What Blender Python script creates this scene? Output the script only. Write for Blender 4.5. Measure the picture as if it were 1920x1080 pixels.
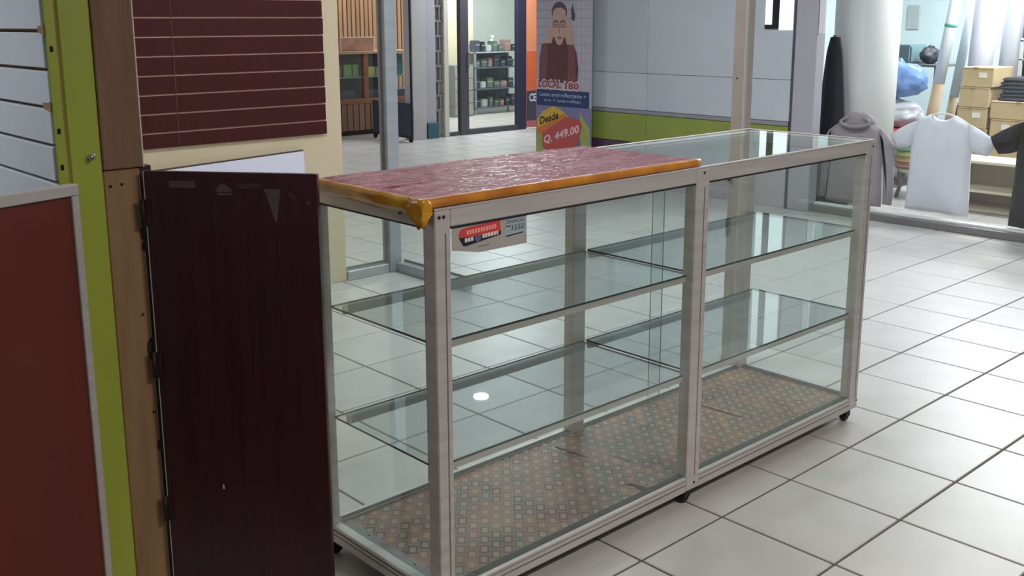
import bpy, bmesh, math, random
from mathutils import Vector, Matrix, noise
random.seed(7)
scene = bpy.context.scene
COL = scene.collection
for o in list(bpy.data.objects): bpy.data.objects.remove(o)

# ------------------------------------------------------------------ camera
YAW, PITCH, ROLL = math.radians(47.5544), math.radians(11.6479), math.radians(-0.2032)
CAM = Vector((-2.1548, -1.7666, 1.5694))
fwd = Vector((math.cos(YAW)*math.cos(PITCH), math.sin(YAW)*math.cos(PITCH), -math.sin(PITCH)))
r0 = Vector((math.sin(YAW), -math.cos(YAW), 0)); u0 = r0.cross(fwd)
rgt = r0*math.cos(ROLL)+u0*math.sin(ROLL); upv = -r0*math.sin(ROLL)+u0*math.cos(ROLL)
cd = bpy.data.cameras.new('camera'); cam = bpy.data.objects.new('camera', cd); COL.objects.link(cam)
cam.matrix_world = Matrix(((rgt.x, upv.x, -fwd.x, CAM.x), (rgt.y, upv.y, -fwd.y, CAM.y), (rgt.z, upv.z, -fwd.z, CAM.z), (0, 0, 0, 1)))
cd.sensor_width = 36; cd.lens = 35.72; cd.shift_x = 10.74/1920; cd.shift_y = -107.34/1920
cd.clip_start = .05; cd.clip_end = 100
scene.camera = cam

# ------------------------------------------------------------------ world and light
scene.view_settings.view_transform = 'Standard'; scene.view_settings.look = 'None'
scene.view_settings.gamma = 1; scene.view_settings.use_curve_mapping = False
scene.view_settings.exposure = 0.0
scene.cycles.transparent_max_bounces = 40
w = bpy.data.worlds.new('mall_air'); scene.world = w; w.use_nodes = True
w.node_tree.nodes['Background'].inputs[0].default_value = (.80, .86, 1.0, 1)
w.node_tree.nodes['Background'].inputs[1].default_value = .20
def area(name, loc, sx, sy, power, col=(1, 1, 1), rot=(0, 0, 0)):
    l = bpy.data.lights.new(name, 'AREA'); l.shape = 'RECTANGLE'; l.size = sx; l.size_y = sy
    l.energy = power; l.color = col
    o = bpy.data.objects.new(name, l); COL.objects.link(o); o.location = loc; o.rotation_euler = rot
    return o
COOL = (.87, .94, 1.0); WARM = (1.0, .92, .83)
for x, y, p in ((3.4, .3, 42), (3.0, 2.9, 52), (1.7, 8.6, 80), (7.5, 8.5, 95)):  # last one added to brighten the optician columns
    area('corridor_fill_light', (x, y, 2.93), .3, 1.5, p, COOL)  # unseen area lights, placed to keep their reflections off the shelf glass
area('corridor_fill_light', (.0, -2.4, 2.93), 1.5, .3, 92, WARM)  # unseen warm light, added to brighten near floor and left front
area('stall_fill_light', (.5, 1.8, 2.93), 1.2, .3, 42, COOL)  # unseen light added to brighten the floor behind the counter
area('stall_fill_light', (-2.9, 2.4, 2.93), .3, 1.5, 55, (.95, .97, 1))  # unseen light over the neighbouring stall, added to brighten the white slatwall
for x, y, p in ((7.0, 1.0, 120), (8.8, 2.4, 150), (8.8, -.6, 90)):
    area('shop_tube_light', (x, y, 2.85), .5, 1.6, p, (.95, .98, 1))
area('optician_tube_light', (9.2, 10.8, 2.85), 1.6, .4, 120, (.95, 1, 1))
area('optician_tube_light', (6.3, 10.9, 2.85), 1.4, .4, 40, (1, .96, .9))

# ------------------------------------------------------------------ helpers
def lin(c):
    out = []
    for v in c[:3]:
        v /= 255
        out.append(v/12.92 if v <= .04045 else ((v+.055)/1.055)**2.4)
    return (*out, 1)
MATS = {}
def pm(name, col, rough=.5, metal=0, var=.0, scale=6, stretch=(1, 1, 1), bump=0, bscale=None, col2=None, spec=.5, coat=0, emit=None, rand=0, detail=4):
    if name in MATS: return MATS[name]
    m = bpy.data.materials.new(name); m.use_nodes = True; nt = m.node_tree; N = nt.nodes; L = nt.links
    b = N['Principled BSDF']; b.inputs['Base Color'].default_value = lin(col)
    b.inputs['Roughness'].default_value = rough; b.inputs['Metallic'].default_value = metal
    b.inputs['Specular IOR Level'].default_value = spec; b.inputs['Coat Weight'].default_value = coat
    tc = N.new('ShaderNodeTexCoord'); mp = N.new('ShaderNodeMapping'); mp.inputs['Scale'].default_value = stretch
    L.new(tc.outputs['Object'], mp.inputs[0])
    last = None
    if var or col2:
        n = N.new('ShaderNodeTexNoise'); n.inputs['Scale'].default_value = scale; n.inputs['Detail'].default_value = detail
        L.new(mp.outputs[0], n.inputs['Vector'])
        r = N.new('ShaderNodeValToRGB'); c = lin(col)
        r.color_ramp.elements[0].position = .3; r.color_ramp.elements[1].position = .7
        a = lin(col2) if col2 else tuple(x*(1-var) for x in c[:3])+(1,)
        z = c if col2 else tuple(min(1, x*(1+var)) for x in c[:3])+(1,)
        r.color_ramp.elements[0].color = a; r.color_ramp.elements[1].color = z
        L.new(n.outputs['Fac'], r.inputs[0]); last = r.outputs[0]
    if rand:
        oi = N.new('ShaderNodeObjectInfo'); mr = N.new('ShaderNodeMapRange')
        mr.inputs['To Min'].default_value = 1-rand; mr.inputs['To Max'].default_value = 1+rand
        L.new(oi.outputs['Random'], mr.inputs['Value'])
        mx = N.new('ShaderNodeMix'); mx.data_type = 'RGBA'; mx.blend_type = 'MULTIPLY'; mx.inputs[0].default_value = 1
        if last: L.new(last, mx.inputs[6])
        else: mx.inputs[6].default_value = lin(col)
        L.new(mr.outputs[0], mx.inputs[7]); last = mx.outputs[2]
    if last: L.new(last, b.inputs['Base Color'])
    if bump:
        n2 = N.new('ShaderNodeTexNoise'); n2.inputs['Scale'].default_value = bscale or scale*4; n2.inputs['Detail'].default_value = 5
        L.new(mp.outputs[0], n2.inputs['Vector'])
        bp = N.new('ShaderNodeBump'); bp.inputs['Strength'].default_value = bump; bp.inputs['Distance'].default_value = .01
        L.new(n2.outputs['Fac'], bp.inputs['Height']); L.new(bp.outputs[0], b.inputs['Normal'])
    if emit:
        b.inputs['Emission Color'].default_value = lin(col); b.inputs['Emission Strength'].default_value = emit
    MATS[name] = m; return m
def glass(name, tint=(226, 236, 234), refl=1.0, haze=.02):
    if name in MATS: return MATS[name]
    m = bpy.data.materials.new(name); m.use_nodes = True; nt = m.node_tree; N = nt.nodes; L = nt.links
    N.remove(N['Principled BSDF']); out = N['Material Output']
    t = N.new('ShaderNodeBsdfTransparent'); t.inputs[0].default_value = lin(tint)
    g = N.new('ShaderNodeBsdfGlossy'); g.inputs['Roughness'].default_value = .015; g.inputs['Color'].default_value = (.95, 1, .98, 1)
    d = N.new('ShaderNodeBsdfDiffuse'); d.inputs[0].default_value = (.75, .8, .8, 1)
    lw = N.new('ShaderNodeLayerWeight'); lw.inputs[0].default_value = .5
    pw = N.new('ShaderNodeMath'); pw.operation = 'POWER'; pw.inputs[1].default_value = 5
    ma = N.new('ShaderNodeMath'); ma.operation = 'MULTIPLY_ADD'; ma.inputs[1].default_value = .9*refl; ma.inputs[2].default_value = .04*refl
    L.new(lw.outputs['Facing'], pw.inputs[0]); L.new(pw.outputs[0], ma.inputs[0])
    tc = N.new('ShaderNodeTexCoord'); n = N.new('ShaderNodeTexNoise'); n.inputs['Scale'].default_value = 5; n.inputs['Detail'].default_value = 6
    L.new(tc.outputs['Object'], n.inputs['Vector'])
    hz = N.new('ShaderNodeMath'); hz.operation = 'MULTIPLY'; hz.inputs[1].default_value = haze*2
    L.new(n.outputs['Fac'], hz.inputs[0])
    m0 = N.new('ShaderNodeMixShader'); L.new(hz.outputs[0], m0.inputs[0]); L.new(t.outputs[0], m0.inputs[1]); L.new(d.outputs[0], m0.inputs[2])
    mx = N.new('ShaderNodeMixShader'); L.new(ma.outputs[0], mx.inputs[0]); L.new(m0.outputs[0], mx.inputs[1]); L.new(g.outputs[0], mx.inputs[2])
    L.new(mx.outputs[0], out.inputs[0]); MATS[name] = m; return m

WM = {}
def wm(p): return WM[p] if p is not None else Matrix()
def new(name, data, parent=None, mat4=None):
    o = bpy.data.objects.new(name, data); COL.objects.link(o)
    if mat4 is not None: o.matrix_local = mat4
    if parent is not None: o.parent = parent
    WM[o] = wm(parent) @ (mat4 if mat4 is not None else Matrix())
    return o
def tag(o, label, cat, group=None):
    o['label'] = label; o['category'] = cat
    if group: o['group'] = group
    return o
def thing(name, label, cat, loc, rot=None, group=None):
    m = Matrix.Translation(Vector(loc))
    if rot is not None: m = m @ (rot if isinstance(rot, Matrix) else Matrix.Rotation(rot, 4, 'Z'))
    return tag(new(name, None, None, m), label, cat, group)
def struct(o): o['kind'] = 'structure'; return o
FACE_NX = Matrix(((0, 0, -1, 0), (-1, 0, 0, 0), (0, 1, 0, 0), (0, 0, 0, 1)))   # u -> -y, v -> z, w -> -x
FACE_NY = Matrix(((1, 0, 0, 0), (0, 0, -1, 0), (0, 1, 0, 0), (0, 0, 0, 1)))    # u -> x, v -> z, w -> -y
def finish(name, bm, mat, parent=None, local=False, smooth=False):
    if not local and parent is not None: bm.transform(wm(parent).inverted())
    bmesh.ops.recalc_face_normals(bm, faces=bm.faces)
    me = bpy.data.meshes.new(name); bm.to_mesh(me); bm.free()
    for mm in (mat if isinstance(mat, (list, tuple)) else [mat]): me.materials.append(mm)
    if smooth:
        for p in me.polygons: p.use_smooth = True
    return new(name, me, parent)
def add_box(bm, lo, hi, bevel=0, seg=1):
    c = [(a+b)/2 for a, b in zip(lo, hi)]; s = [abs(b-a) for a, b in zip(lo, hi)]
    r = bmesh.ops.create_cube(bm, size=1, matrix=Matrix.Translation(c) @ Matrix.Diagonal((*s, 1)))
    if bevel: bmesh.ops.bevel(bm, geom=list({e for v in r['verts'] for e in v.link_edges}), offset=min(bevel, min(s)*.45), segments=seg, affect='EDGES')
def box(name, lo, hi, mat, parent=None, bevel=.002, local=False, seg=1):
    bm = bmesh.new(); add_box(bm, lo, hi, bevel, seg); return finish(name, bm, mat, parent, local)
def add_tube(bm, pts, rad, seg=10, flat=None):
    pts = [Vector(p) for p in pts]; rings = []
    for i, p in enumerate(pts):
        t = (pts[min(i+1, len(pts)-1)]-pts[max(i-1, 0)]).normalized()
        a = Vector((0, 0, 1)) if abs(t.z) < .9 else Vector((1, 0, 0))
        n = t.cross(a).normalized(); b = t.cross(n)
        r = rad[i] if isinstance(rad, (list, tuple)) else rad
        ra, rb = r if isinstance(r, tuple) else (r, r)
        rings.append([bm.verts.new(p+n*ra*math.cos(2*math.pi*k/seg)+b*rb*math.sin(2*math.pi*k/seg)) for k in range(seg)])
    for A, B in zip(rings, rings[1:]):
        for k in range(seg): bm.faces.new((A[k], A[(k+1) % seg], B[(k+1) % seg], B[k]))
    bm.faces.new(rings[0]); bm.faces.new(rings[-1])
def tube(name, pts, rad, mat, parent=None, seg=10, local=False, smooth=True):
    bm = bmesh.new(); add_tube(bm, pts, rad, seg); o = finish(name, bm, mat, parent, local, smooth); return o
def poly(name, pts, w0, w1, mat, parent):           # 2-D outline with real thickness in a thing's own (u, v, w) axes
    bm = bmesh.new()
    a = [bm.verts.new((u, v, w0)) for u, v in pts]; b = [bm.verts.new((u, v, w1)) for u, v in pts]
    n = len(pts); bm.faces.new(a); bm.faces.new(b)
    for i in range(n): bm.faces.new((a[i], a[(i+1) % n], b[(i+1) % n], b[i]))
    return finish(name, bm, mat, parent, True)
def ell(cu, cv, ru, rv, n=20): return [(cu+ru*math.cos(2*math.pi*i/n), cv+rv*math.sin(2*math.pi*i/n)) for i in range(n)]
def text(name, body, u0_, v0_, u1, v1, w_, mat, parent, shear=0, slant=0, grow=0, depth=.0008):
    c = bpy.data.curves.new(name, 'FONT'); c.body = body; c.shear = shear; c.offset = grow; c.resolution_u = 2
    t = bpy.data.objects.new(name, c); COL.objects.link(t)
    dg = bpy.context.evaluated_depsgraph_get(); me = bpy.data.meshes.new_from_object(t.evaluated_get(dg))
    bpy.data.objects.remove(t); bpy.data.curves.remove(c)
    xs = [v.co.x for v in me.vertices]; ys = [v.co.y for v in me.vertices]
    x0, x1, y0, y1 = min(xs), max(xs), min(ys), max(ys)
    for v in me.vertices:
        u = u0_+(v.co.x-x0)/(x1-x0)*(u1-u0_); vv = v0_+(v.co.y-y0)/(y1-y0)*(v1-v0_)+slant*(u-u0_)
        v.co = (u, vv, w_)
    me.name = name; me.materials.clear(); me.materials.append(mat)
    return new(name, me, parent)
def dup(o, parent=None, mat4=None):
    c = o.copy(); COL.objects.link(c)
    if parent is not None: c.parent = parent
    if mat4 is not None: c.matrix_local = mat4
    WM[c] = wm(parent) @ c.matrix_local
    return c

# ------------------------------------------------------------------ materials
ALU = pm('brushed_aluminium', (196, 190, 186), .42, .35, .10, 3, (1, 1, 14), .05, 60)
ALU_D = pm('dull_aluminium', (128, 124, 122), .5, .5, .12, 4, (1, 1, 10))
PANE = glass('clear_pane', (250, 253, 252), 1, .012)
SHELF = glass('shelf_glass', (246, 249, 250), 1.1, .03)
EDGE = pm('glass_edge', (34, 48, 46), .2, 0, .2, 20)
EDGE2 = pm('door_glass_edge', (118, 132, 134), .3)
SCREW = pm('dark_screw', (28, 26, 26), .4, .6)
RUBBER = pm('black_rubber', (22, 18, 17), .6)
GREY_WHITE = pm('white_board', (196, 205, 214), .45, 0, .05, 2, bump=.04)

# ------------------------------------------------------------------ the setting
TILE = pm('glazed_tile', (184, 181, 178), .34, 0, .06, 5, bump=.03, bscale=14, rand=.03)
GROUT = pm('dark_grout', (84, 78, 74), .9, 0, .2, 20)
T = .4
floor = struct(box('floor', (-6, -4, -.06), (12, 14, -.004), GROUT, None, 0))
tiles = []
for i in range(-12, 28):
    for j in range(-9, 33):
        c = Vector(((i+.5)*T, (j+.5)*T, 0)); d = c-CAM; z = d.dot(fwd)
        if z < .6: continue
        px = 949+1905*d.dot(rgt)/z; py = 433-1905*d.dot(upv)/z
        hidden = (c.x < -1.1 and c.y > .9) or (c.x < 1.1 and c.y > 3.6) or (c.x > 5.5 and 2.9 < c.y < 5.7)
        if -150 < px < 2070 and py < 1300 and not hidden: tiles.append((z, i, j))
tiles.sort()
bm = bmesh.new(); add_box(bm, (-.196, -.196, -.012), (.196, .196, 0), .0025)
tile0 = finish('tile', bm, TILE, None)
tm = tile0.data; bpy.data.objects.remove(tile0)
for z, i, j in tiles[:300]:
    new('tile', tm, floor, Matrix.Translation(((i+.5)*T, (j+.5)*T, 0)) @ Matrix.Rotation(random.choice((0, 1, 2, 3))*math.pi/2, 4, 'Z'))
if len(tiles) > 300:
    bm = bmesh.new()
    for z, i, j in tiles[300:]: add_box(bm, ((i)*T+.004, j*T+.004, -.012), ((i+1)*T-.004, (j+1)*T-.004, 0))
    finish('tile_field', bm, TILE, floor)['kind'] = 'stuff'
CEIL = pm('ceiling_paint', (205, 206, 204), .8, 0, .03, 2)
struct(box('ceiling', (-6, -4, 3.6), (12, 14, 3.68), CEIL, None, 0))
CREAM = pm('cream_paint', (200, 184, 154), .55, 0, .04, 2, bump=.05)
wall_back = struct(box('wall_back', (-1.08, 3.402, 0), (1.235, 3.48, 3.0), CREAM, None, .003))
wall_left = struct(box('wall_left', (-1.254, .876, 0), (-1.085, 3.402, 3.0), CREAM, None, .002))
# green and bare wooden end posts of the left wall
GREEN = pm('lime_paint', (152, 166, 54), .4, 0, .08, 4, (1, 1, .4), .06, 40)
TAN = pm('bare_plywood', (146, 114, 78), .7, 0, 0, 5, (6, 6, .6), .12, 30, col2=(128, 98, 66))
TAN_D = pm('weathered_plywood', (128, 98, 72), .7, 0, 0, 5, (6, 6, .6), .12, 30, col2=(110, 82, 58))
trim1 = struct(box('trim_1', (-1.257, .832, 0), (-1.176, .875, 3.0), GREEN, None, .005))
trim2 = struct(new('trim_2', None, None, Matrix.Translation((-1.12, .85, 0))))
box('post_section', (-1.174, .838, 0), (-1.078, .875, 1.195), TAN, trim2, .003)
box('post_section', (-1.174, .832, 1.198), (-1.070, .875, 3.0), TAN_D, trim2, .003)
box('white_edge', (-1.0695, .834, 1.198), (-1.0655, .860, 3.0), pm('white_edging', (206, 200, 194), .5), trim2, .001)
for x, z in ((-1.158, 1.155), (-1.128, 1.158), (-1.10, .80), (-1.09, .52)):
    tube('screw_hole', [(x, .8385, z), (x, .835, z)], .0035, SCREW, trim2, 8)
box('gap_shade_strip', (-1.079, .842, 0), (-1.045, .875, 1.20), pm('gap_shade', (44, 30, 26), .8, 0, .2, 10), trim2, .002)  # dark strip painted for the shaded gap between post and gate
bm = bmesh.new()
for (z, rr) in ((1.02, .012), (.70, .02), (.42, .01), (.985, .009)):
    r = bmesh.ops.create_icosphere(bm, subdivisions=2, radius=rr, matrix=Matrix.Translation((-1.082, .838, z)) @ Matrix.Diagonal((.7, .25, 1.6, 1)))
finish('chipped_edge', bm, pm('splintered_wood', (52, 34, 26), .9, 0, .3, 40), trim2)
hk = new('coat_hook', None, None, Matrix.Translation((-1.205, .832, 1.235))); tag(hk, 'small chrome screw hook on the lime green post', 'hook')
CHROME = pm('chrome', (215, 214, 210), .15, 1)
tube('hook_plate', [(-1.205, .832, 1.235), (-1.205, .828, 1.235)], .008, CHROME, hk, 14)
tube('hook_stem', [(-1.205, .828, 1.235), (-1.205, .812, 1.232), (-1.206, .806, 1.240), (-1.204, .806, 1.25)], .003, CHROME, hk, 8)

# white slat wall on the left wall (faces -x), seen edge on at its near end
SLATW = pm('white_melamine', (214, 219, 225), .35, 0, .03, 3)
MDF = pm('raw_fibreboard', (150, 122, 92), .9, 0, .15, 20)
sw = thing('slatwall', 'white slatwall with torn groove ends beside the lime green post', 'slatwall', (-1.28, 1.6, 0))
box('backing_board', (-1.268, .834, .30), (-1.258, 2.9, 2.6), MDF, sw, 0)
for k in range(23):
    z0 = .3413+k*.0933
    y0 = .834+random.choice((0, .004, .0, .012))
    s = box('slat', (-1.290, y0, z0), (-1.268, 2.9, z0+.0853), SLATW, sw, .002)
    if k in (10, 12):
        bm = bmesh.new(); yl, zc = .036+.012*(k == 10), z0+.0893
        pts = [(.8335, zc-.010), (.8335, zc+.016), (.845, zc+.013), (.8335+yl, zc+.012), (.8335+yl, zc-.003), (.850, zc-.006)]
        a = [bm.verts.new((-1.2915, y_, z_)) for y_, z_ in pts]; b = [bm.verts.new((-1.2695, y_, z_)) for y_, z_ in pts]
        bm.faces.new(a); bm.faces.new(b)
        for q in range(6): bm.faces.new((a[q], a[(q+1) % 6], b[(q+1) % 6], b[q]))
        finish('torn_corner', bm, MDF, sw)
box('edge_strip', (-1.287, .828, .30), (-1.264, .834, 2.6), GREEN, sw, .001)
for z in (1.21, 1.30, 1.50): box('edge_notch', (-1.281, .8265, z), (-1.273, .829, z+.014), SCREW, sw, .001)

# burgundy slat wall on the cream back wall
BURG = pm('burgundy_melamine', (66, 25, 25), .45, 0, .10, 3, (14, 1, 1), spec=.2)
GROOVE = pm('groove_lit_tone', (176, 132, 126), .6)  # pale backing colour stands for the lit top edges of the slats
bs = thing('slatwall', 'burgundy slatwall mounted on the cream back wall', 'slatwall', (.05, 3.38, .92))
box('backing_board', (-.95, 3.39, .925), (1.116, 3.4, 2.37), GROOVE, bs, 0)
for k in range(15):
    z0, z1 = (.922, .9965) if k == 0 else (1.0055+(k-1)*.099, 1.0955+(k-1)*.099)
    box('slat', (-.95, 3.384, z0), (1.121-.003*(k % 2), 3.39, z1), BURG, bs, .001)
box('joint_strip', (.20, 3.3825, .93), (.203, 3.3845, 2.38), pm('burgundy_joint', (104, 58, 60), .5), bs, 0)

# white slatwall strip leaning low on the back wall
WS = pm('white_slat_board', (214, 212, 228), .4, 0, .02, 3)
ws = thing('slatwall_offcut', 'white slatwall offcut tilted against the cream wall behind the dark red gate', 'board', (.5, 3.36, .3), Matrix.Rotation(math.radians(-2.0), 4, 'Y') )
for k in range(5):
    z0 = -.28+k*.148
    poly_ = box('slat', (-.75, .0, z0+.07), (.46, .022, z0+.07+.138), WS, ws, .002, True)
box('backing_board', (-.74, .022, -.2), (.458, .03, .5), pm('offcut_core', (40, 32, 34), .8), ws, 0, True)
box('dark_top_edge', (-.75, .001, .520), (.46, .021, .5265), pm('offcut_edge', (74, 58, 58), .8), ws, 0, True)

# ------------------------------------------------------------------ aluminium corner post and floor track
POST1 = pm('post_aluminium', (168, 173, 178), .4, .4, .08, 3, (1, 1, 8))
p1 = thing('aluminium_post', 'tall square aluminium post rising from the corner of the floor track', 'post', (1.60, 3.42, 0))
box('shaft', (1.552, 3.377, .0), (1.640, 3.463, 2.99), POST1, p1, .004)
box('groove_strip', (1.5505, 3.405, .06), (1.5525, 3.437, 2.9), ALU_D, p1, 0)
ft = thing('floor_track', 'low aluminium floor track turning a corner at the square post', 'track', (1.5, 3.3, 0))
box('rail', (1.237, 3.385, .0), (1.55, 3.44, .06), POST1, ft, .004)
box('rail', (1.60, 2.70, .0), (1.655, 3.375, .06), POST1, ft, .004)
box('rail_lip', (1.237, 3.437, .06), (1.55, 3.445, .075), ALU_D, ft, .001)
box('rail_lip', (1.652, 2.70, .06), (1.660, 3.375, .075), ALU_D, ft, .001)
P2A = pm('post_beige', (172, 160, 152), .55, .1, .06, 3, (1, 1, 3))
p2 = thing('steel_post', 'beige painted steel post behind the far end of the glass counter', 'post', (1.68, .86, 0))
box('shaft', (1.652, .842, 0), (1.712, .910, 2.99), P2A, p2, .004)
box('corner_trim', (1.649, .837, 0), (1.662, .850, 2.99), pm('post_trim', (190, 183, 179), .45, .1), p2, .002)
for z in (1.32, .93): tube('screw_hole', [(1.6525, .883, z), (1.650, .883, z)], .004, SCREW, p2, 8)
box('latch', (1.640, .893, .86), (1.652, .907, .96), SCREW, p2, .002)

# ------------------------------------------------------------------ display counter
XL, XM, XR, YF, YB, ZT = -.662, .402, 1.468, .1214, .688, 1.1235
ct = thing('display_counter', 'aluminium framed glass display counter with two shelf levels and patterned base', 'counter', ((XL+XR)/2, (YF+YB)/2, 0))
DSEAL = pm('dark_seal', (66, 64, 62), .7); posts = {}
for n, (x0, x1) in enumerate(((XL, XL+.05), (XM-.033, XM+.033), (XR-.058, XR))):
    for y0, y1 in ((YF, YF+.045), (YB-.045, YB)):
        if n == 0 and y0 != YF: x1 = XL+.034
        pz = box('post', (x0, y0, .052), (x1, y1, ZT-.003), ALU, ct, .003)
        posts[(n, y0 == YF)] = pz
        # recessed channel along the post
        xm = (x0+x1)/2
        yy = (y0-.0006, y0+.001) if y0 == YF else (y1-.001, y1+.0006)
        box('channel', (xm+.006, yy[0], .10), (xm+.010, yy[1], ZT-.06), ALU_D, pz, 0)
def rail(lo, hi, name='rail'):
    return box(name, lo, hi, ALU, ct, .003)
for a, b in ((XL+.05, XM-.033), (XM+.033, XR-.058)):
    for y0, y1, yo in ((YF+.001, YF+.035, YF), (YB-.035, YB-.001, YB)):
        t = rail((a, y0, ZT-.047), (b, y1, ZT-.001), 'top_rail')
        b_ = rail((a, y0, .05), (b, y1, .102), 'base_rail')
        if yo == YB: box('seal', (a, YB-.036, .102), (b, YB-.021, .1035), DSEAL, b_, 0)
        if yo == YF:
            box('rail_groove', (a, YF+.0002, .074), (b, YF+.0015, .078), ALU_D, b_, 0)
            box('rail_groove', (a, YF+.0002, .090), (b, YF+.0015, .092), ALU_D, b_, 0)
            box('seal', (a, YF+.012, .102), (b, YF+.036, .1035), DSEAL, b_, 0)
            box('seal', (a, YF+.002, ZT-.051), (b, YF+.012, ZT-.047), RUBBER, t, 0)
for x0, x1, xo in ((XL+.001, XL+.035, XL), (XR-.035, XR-.001, XR)):
    t = rail((x0, YF+.045, ZT-.047), (x1, YB-.045, ZT-.001), 'top_rail')
    box('seal', (x0+.004, YF+.045, ZT-.052), (x0+.016, YB-.045, ZT-.047), RUBBER, t, 0)
    b_ = rail((x0, YF+.045, .05), (x1, YB-.045, .102), 'base_rail')
    if xo == XR: box('seal', (XR-.036, YF+.045, .102), (XR-.012, YB-.045, .1035), DSEAL, b_, 0)
    if xo == XL:
        box('rail_groove', (XL+.0002, YF+.045, .076), (XL+.0015, YB-.045, .080), ALU_D, b_, 0)
        box('rail_groove', (XL+.0002, YF+.045, .090), (XL+.0015, YB-.045, .0925), RUBBER, b_, 0)
# thin bright lip round the top
for lo, hi in (((XL, YF, ZT-.002), (XR, YF+.012, ZT+.004)), ((XL, YB-.012, ZT-.002), (XR, YB, ZT+.004)), ((XL, YF+.012, ZT-.002), (XL+.012, YB-.012, ZT+.004)), ((XR-.012, YF+.012, ZT-.002), (XR, YB-.012, ZT+.004))):
    box('top_lip', lo, hi, ALU, ct, .001)
def pane(name, lo, hi, mat=PANE, parent=None, edge=None):
    lo = list(lo); hi = list(hi); d = [h-l for l, h in zip(lo, hi)]; t = d.index(min(d))
    bm = bmesh.new(); add_box(bm, lo, hi, 0)
    for f in bm.faces:
        f.material_index = 0 if abs(f.normal[t]) > .5 else 1
    return finish(name, bm, [mat, edge or EDGE], parent or ct)
for a, b in ((XL+.013, XM-.002), (XM+.002, XR-.013)):
    pane('top_pane', (a, YF+.013, ZT-.004), (b, YB-.013, ZT+.002))
for a, b in ((XL+.048, XM-.031), (XM+.031, XR-.056)):
    pane('front_pane', (a, YF+.006, .098), (b, YF+.011, ZT-.045))
    m_ = .872 if a > 0 else -.235
    pane('sliding_door', (a, YB-.020, .098), (m_+.03, YB-.015, ZT-.045), edge=EDGE2)
    pane('sliding_door', (m_-.03, YB-.012, .098), (b, YB-.007, ZT-.045), edge=EDGE2)
for x in (XL+.006, XR-.011):
    pane('end_pane', (x, YF+.043, .098), (x+.005, YB-.043, ZT-.045))
for n, z in ((0, .782), (1, .45)):
    for a, b in ((XL+.012, XM-.012), (XM+.012, XR-.012)):
        s = pane('shelf', (a, YF+.030, z-.006), (b, YB-.068, z), SHELF)
        box('edge_strip', (max(a, XL+.05), YF+.031, z-.025), (min(b, XR-.058), YF+.046, z-.0065), ALU, s, .001)
        box('edge_strip', (max(a, XL+.05), YB-.088, z-.030), (min(b, XR-.058), YB-.071, z-.0065), ALU_D, s, .001)
# patterned laminate base
pmn = bpy.data.materials.new('patterned_laminate'); pmn.use_nodes = True; nt = pmn.node_tree; N = nt.nodes; L = nt.links; bs_ = N['Principled BSDF']
bs_.inputs['Roughness'].default_value = .45
def mth(op, a, b=None, c=None):
    n = N.new('ShaderNodeMath'); n.operation = op
    for k, v in enumerate((a, b, c)):
        if v is None: continue
        if isinstance(v, (int, float)): n.inputs[k].default_value = v
        else: L.new(v, n.inputs[k])
    return n.outputs[0]
tc = N.new('ShaderNodeTexCoord'); mp = N.new('ShaderNodeMapping'); mp.inputs['Rotation'].default_value = (0, 0, math.radians(42))
L.new(tc.outputs['Object'], mp.inputs[0]); sx = N.new('ShaderNodeSeparateXYZ'); L.new(mp.outputs[0], sx.inputs[0])
U = mth('DIVIDE', sx.outputs[0], .034); V0 = mth('DIVIDE', sx.outputs[1], .056)
cu = mth('FLOOR', U); V = mth('ADD', V0, mth('MULTIPLY', mth('FLOORED_MODULO', cu, 2), .5)); cv = mth('FLOOR', V)
fu = mth('ABSOLUTE', mth('SUBTRACT', mth('FRACT', U), .5)); fv = mth('ABSOLUTE', mth('SUBTRACT', mth('FRACT', V), .5))
dd = mth('MAXIMUM', mth('DIVIDE', fu, .46), mth('DIVIDE', fv, .43))
ring = mth('MULTIPLY', mth('LESS_THAN', dd, 1), mth('GREATER_THAN', dd, .55)); inner = mth('LESS_THAN', dd, .55)
cb = N.new('ShaderNodeCombineXYZ'); L.new(cu, cb.inputs[0]); L.new(cv, cb.inputs[1])
wn = N.new('ShaderNodeTexWhiteNoise'); L.new(cb.outputs[0], wn.inputs['Vector'])
cr = N.new('ShaderNodeValToRGB'); cr.color_ramp.interpolation = 'CONSTANT'
cols = [(0, (132, 84, 76)), (.24, (104, 92, 76)), (.42, (94, 82, 68)), (.56, (142, 96, 62)), (.76, (112, 62, 56)), (.9, (82, 70, 60))]
el = cr.color_ramp.elements
el[0].color = lin(cols[0][1]); el[1].position = cols[1][0]; el[1].color = lin(cols[1][1])
for p_, c_ in cols[2:]: e = el.new(p_); e.color = lin(c_)
L.new(wn.outputs[0], cr.inputs[0])
m1 = N.new('ShaderNodeMix'); m1.data_type = 'RGBA'; m1.inputs[6].default_value = lin((134, 114, 96)); L.new(ring, m1.inputs[0]); L.new(cr.outputs[0], m1.inputs[7])
m2 = N.new('ShaderNodeMix'); m2.data_type = 'RGBA'; L.new(inner, m2.inputs[0]); L.new(m1.outputs[2], m2.inputs[6]); m2.inputs[7].default_value = lin((152, 132, 112))
nz = N.new('ShaderNodeTexNoise'); nz.inputs['Scale'].default_value = 3.5; L.new(tc.outputs['Object'], nz.inputs['Vector'])
mr = N.new('ShaderNodeMapRange'); mr.inputs['From Min'].default_value = .3; mr.inputs['From Max'].default_value = .7; mr.inputs['To Min'].default_value = .72; mr.inputs['To Max'].default_value = 1.05
L.new(nz.outputs['Fac'], mr.inputs['Value'])
m3 = N.new('ShaderNodeMix'); m3.data_type = 'RGBA'; m3.blend_type = 'MULTIPLY'; m3.inputs[0].default_value = 1; L.new(m2.outputs[2], m3.inputs[6]); L.new(mr.outputs[0], m3.inputs[7])
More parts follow.
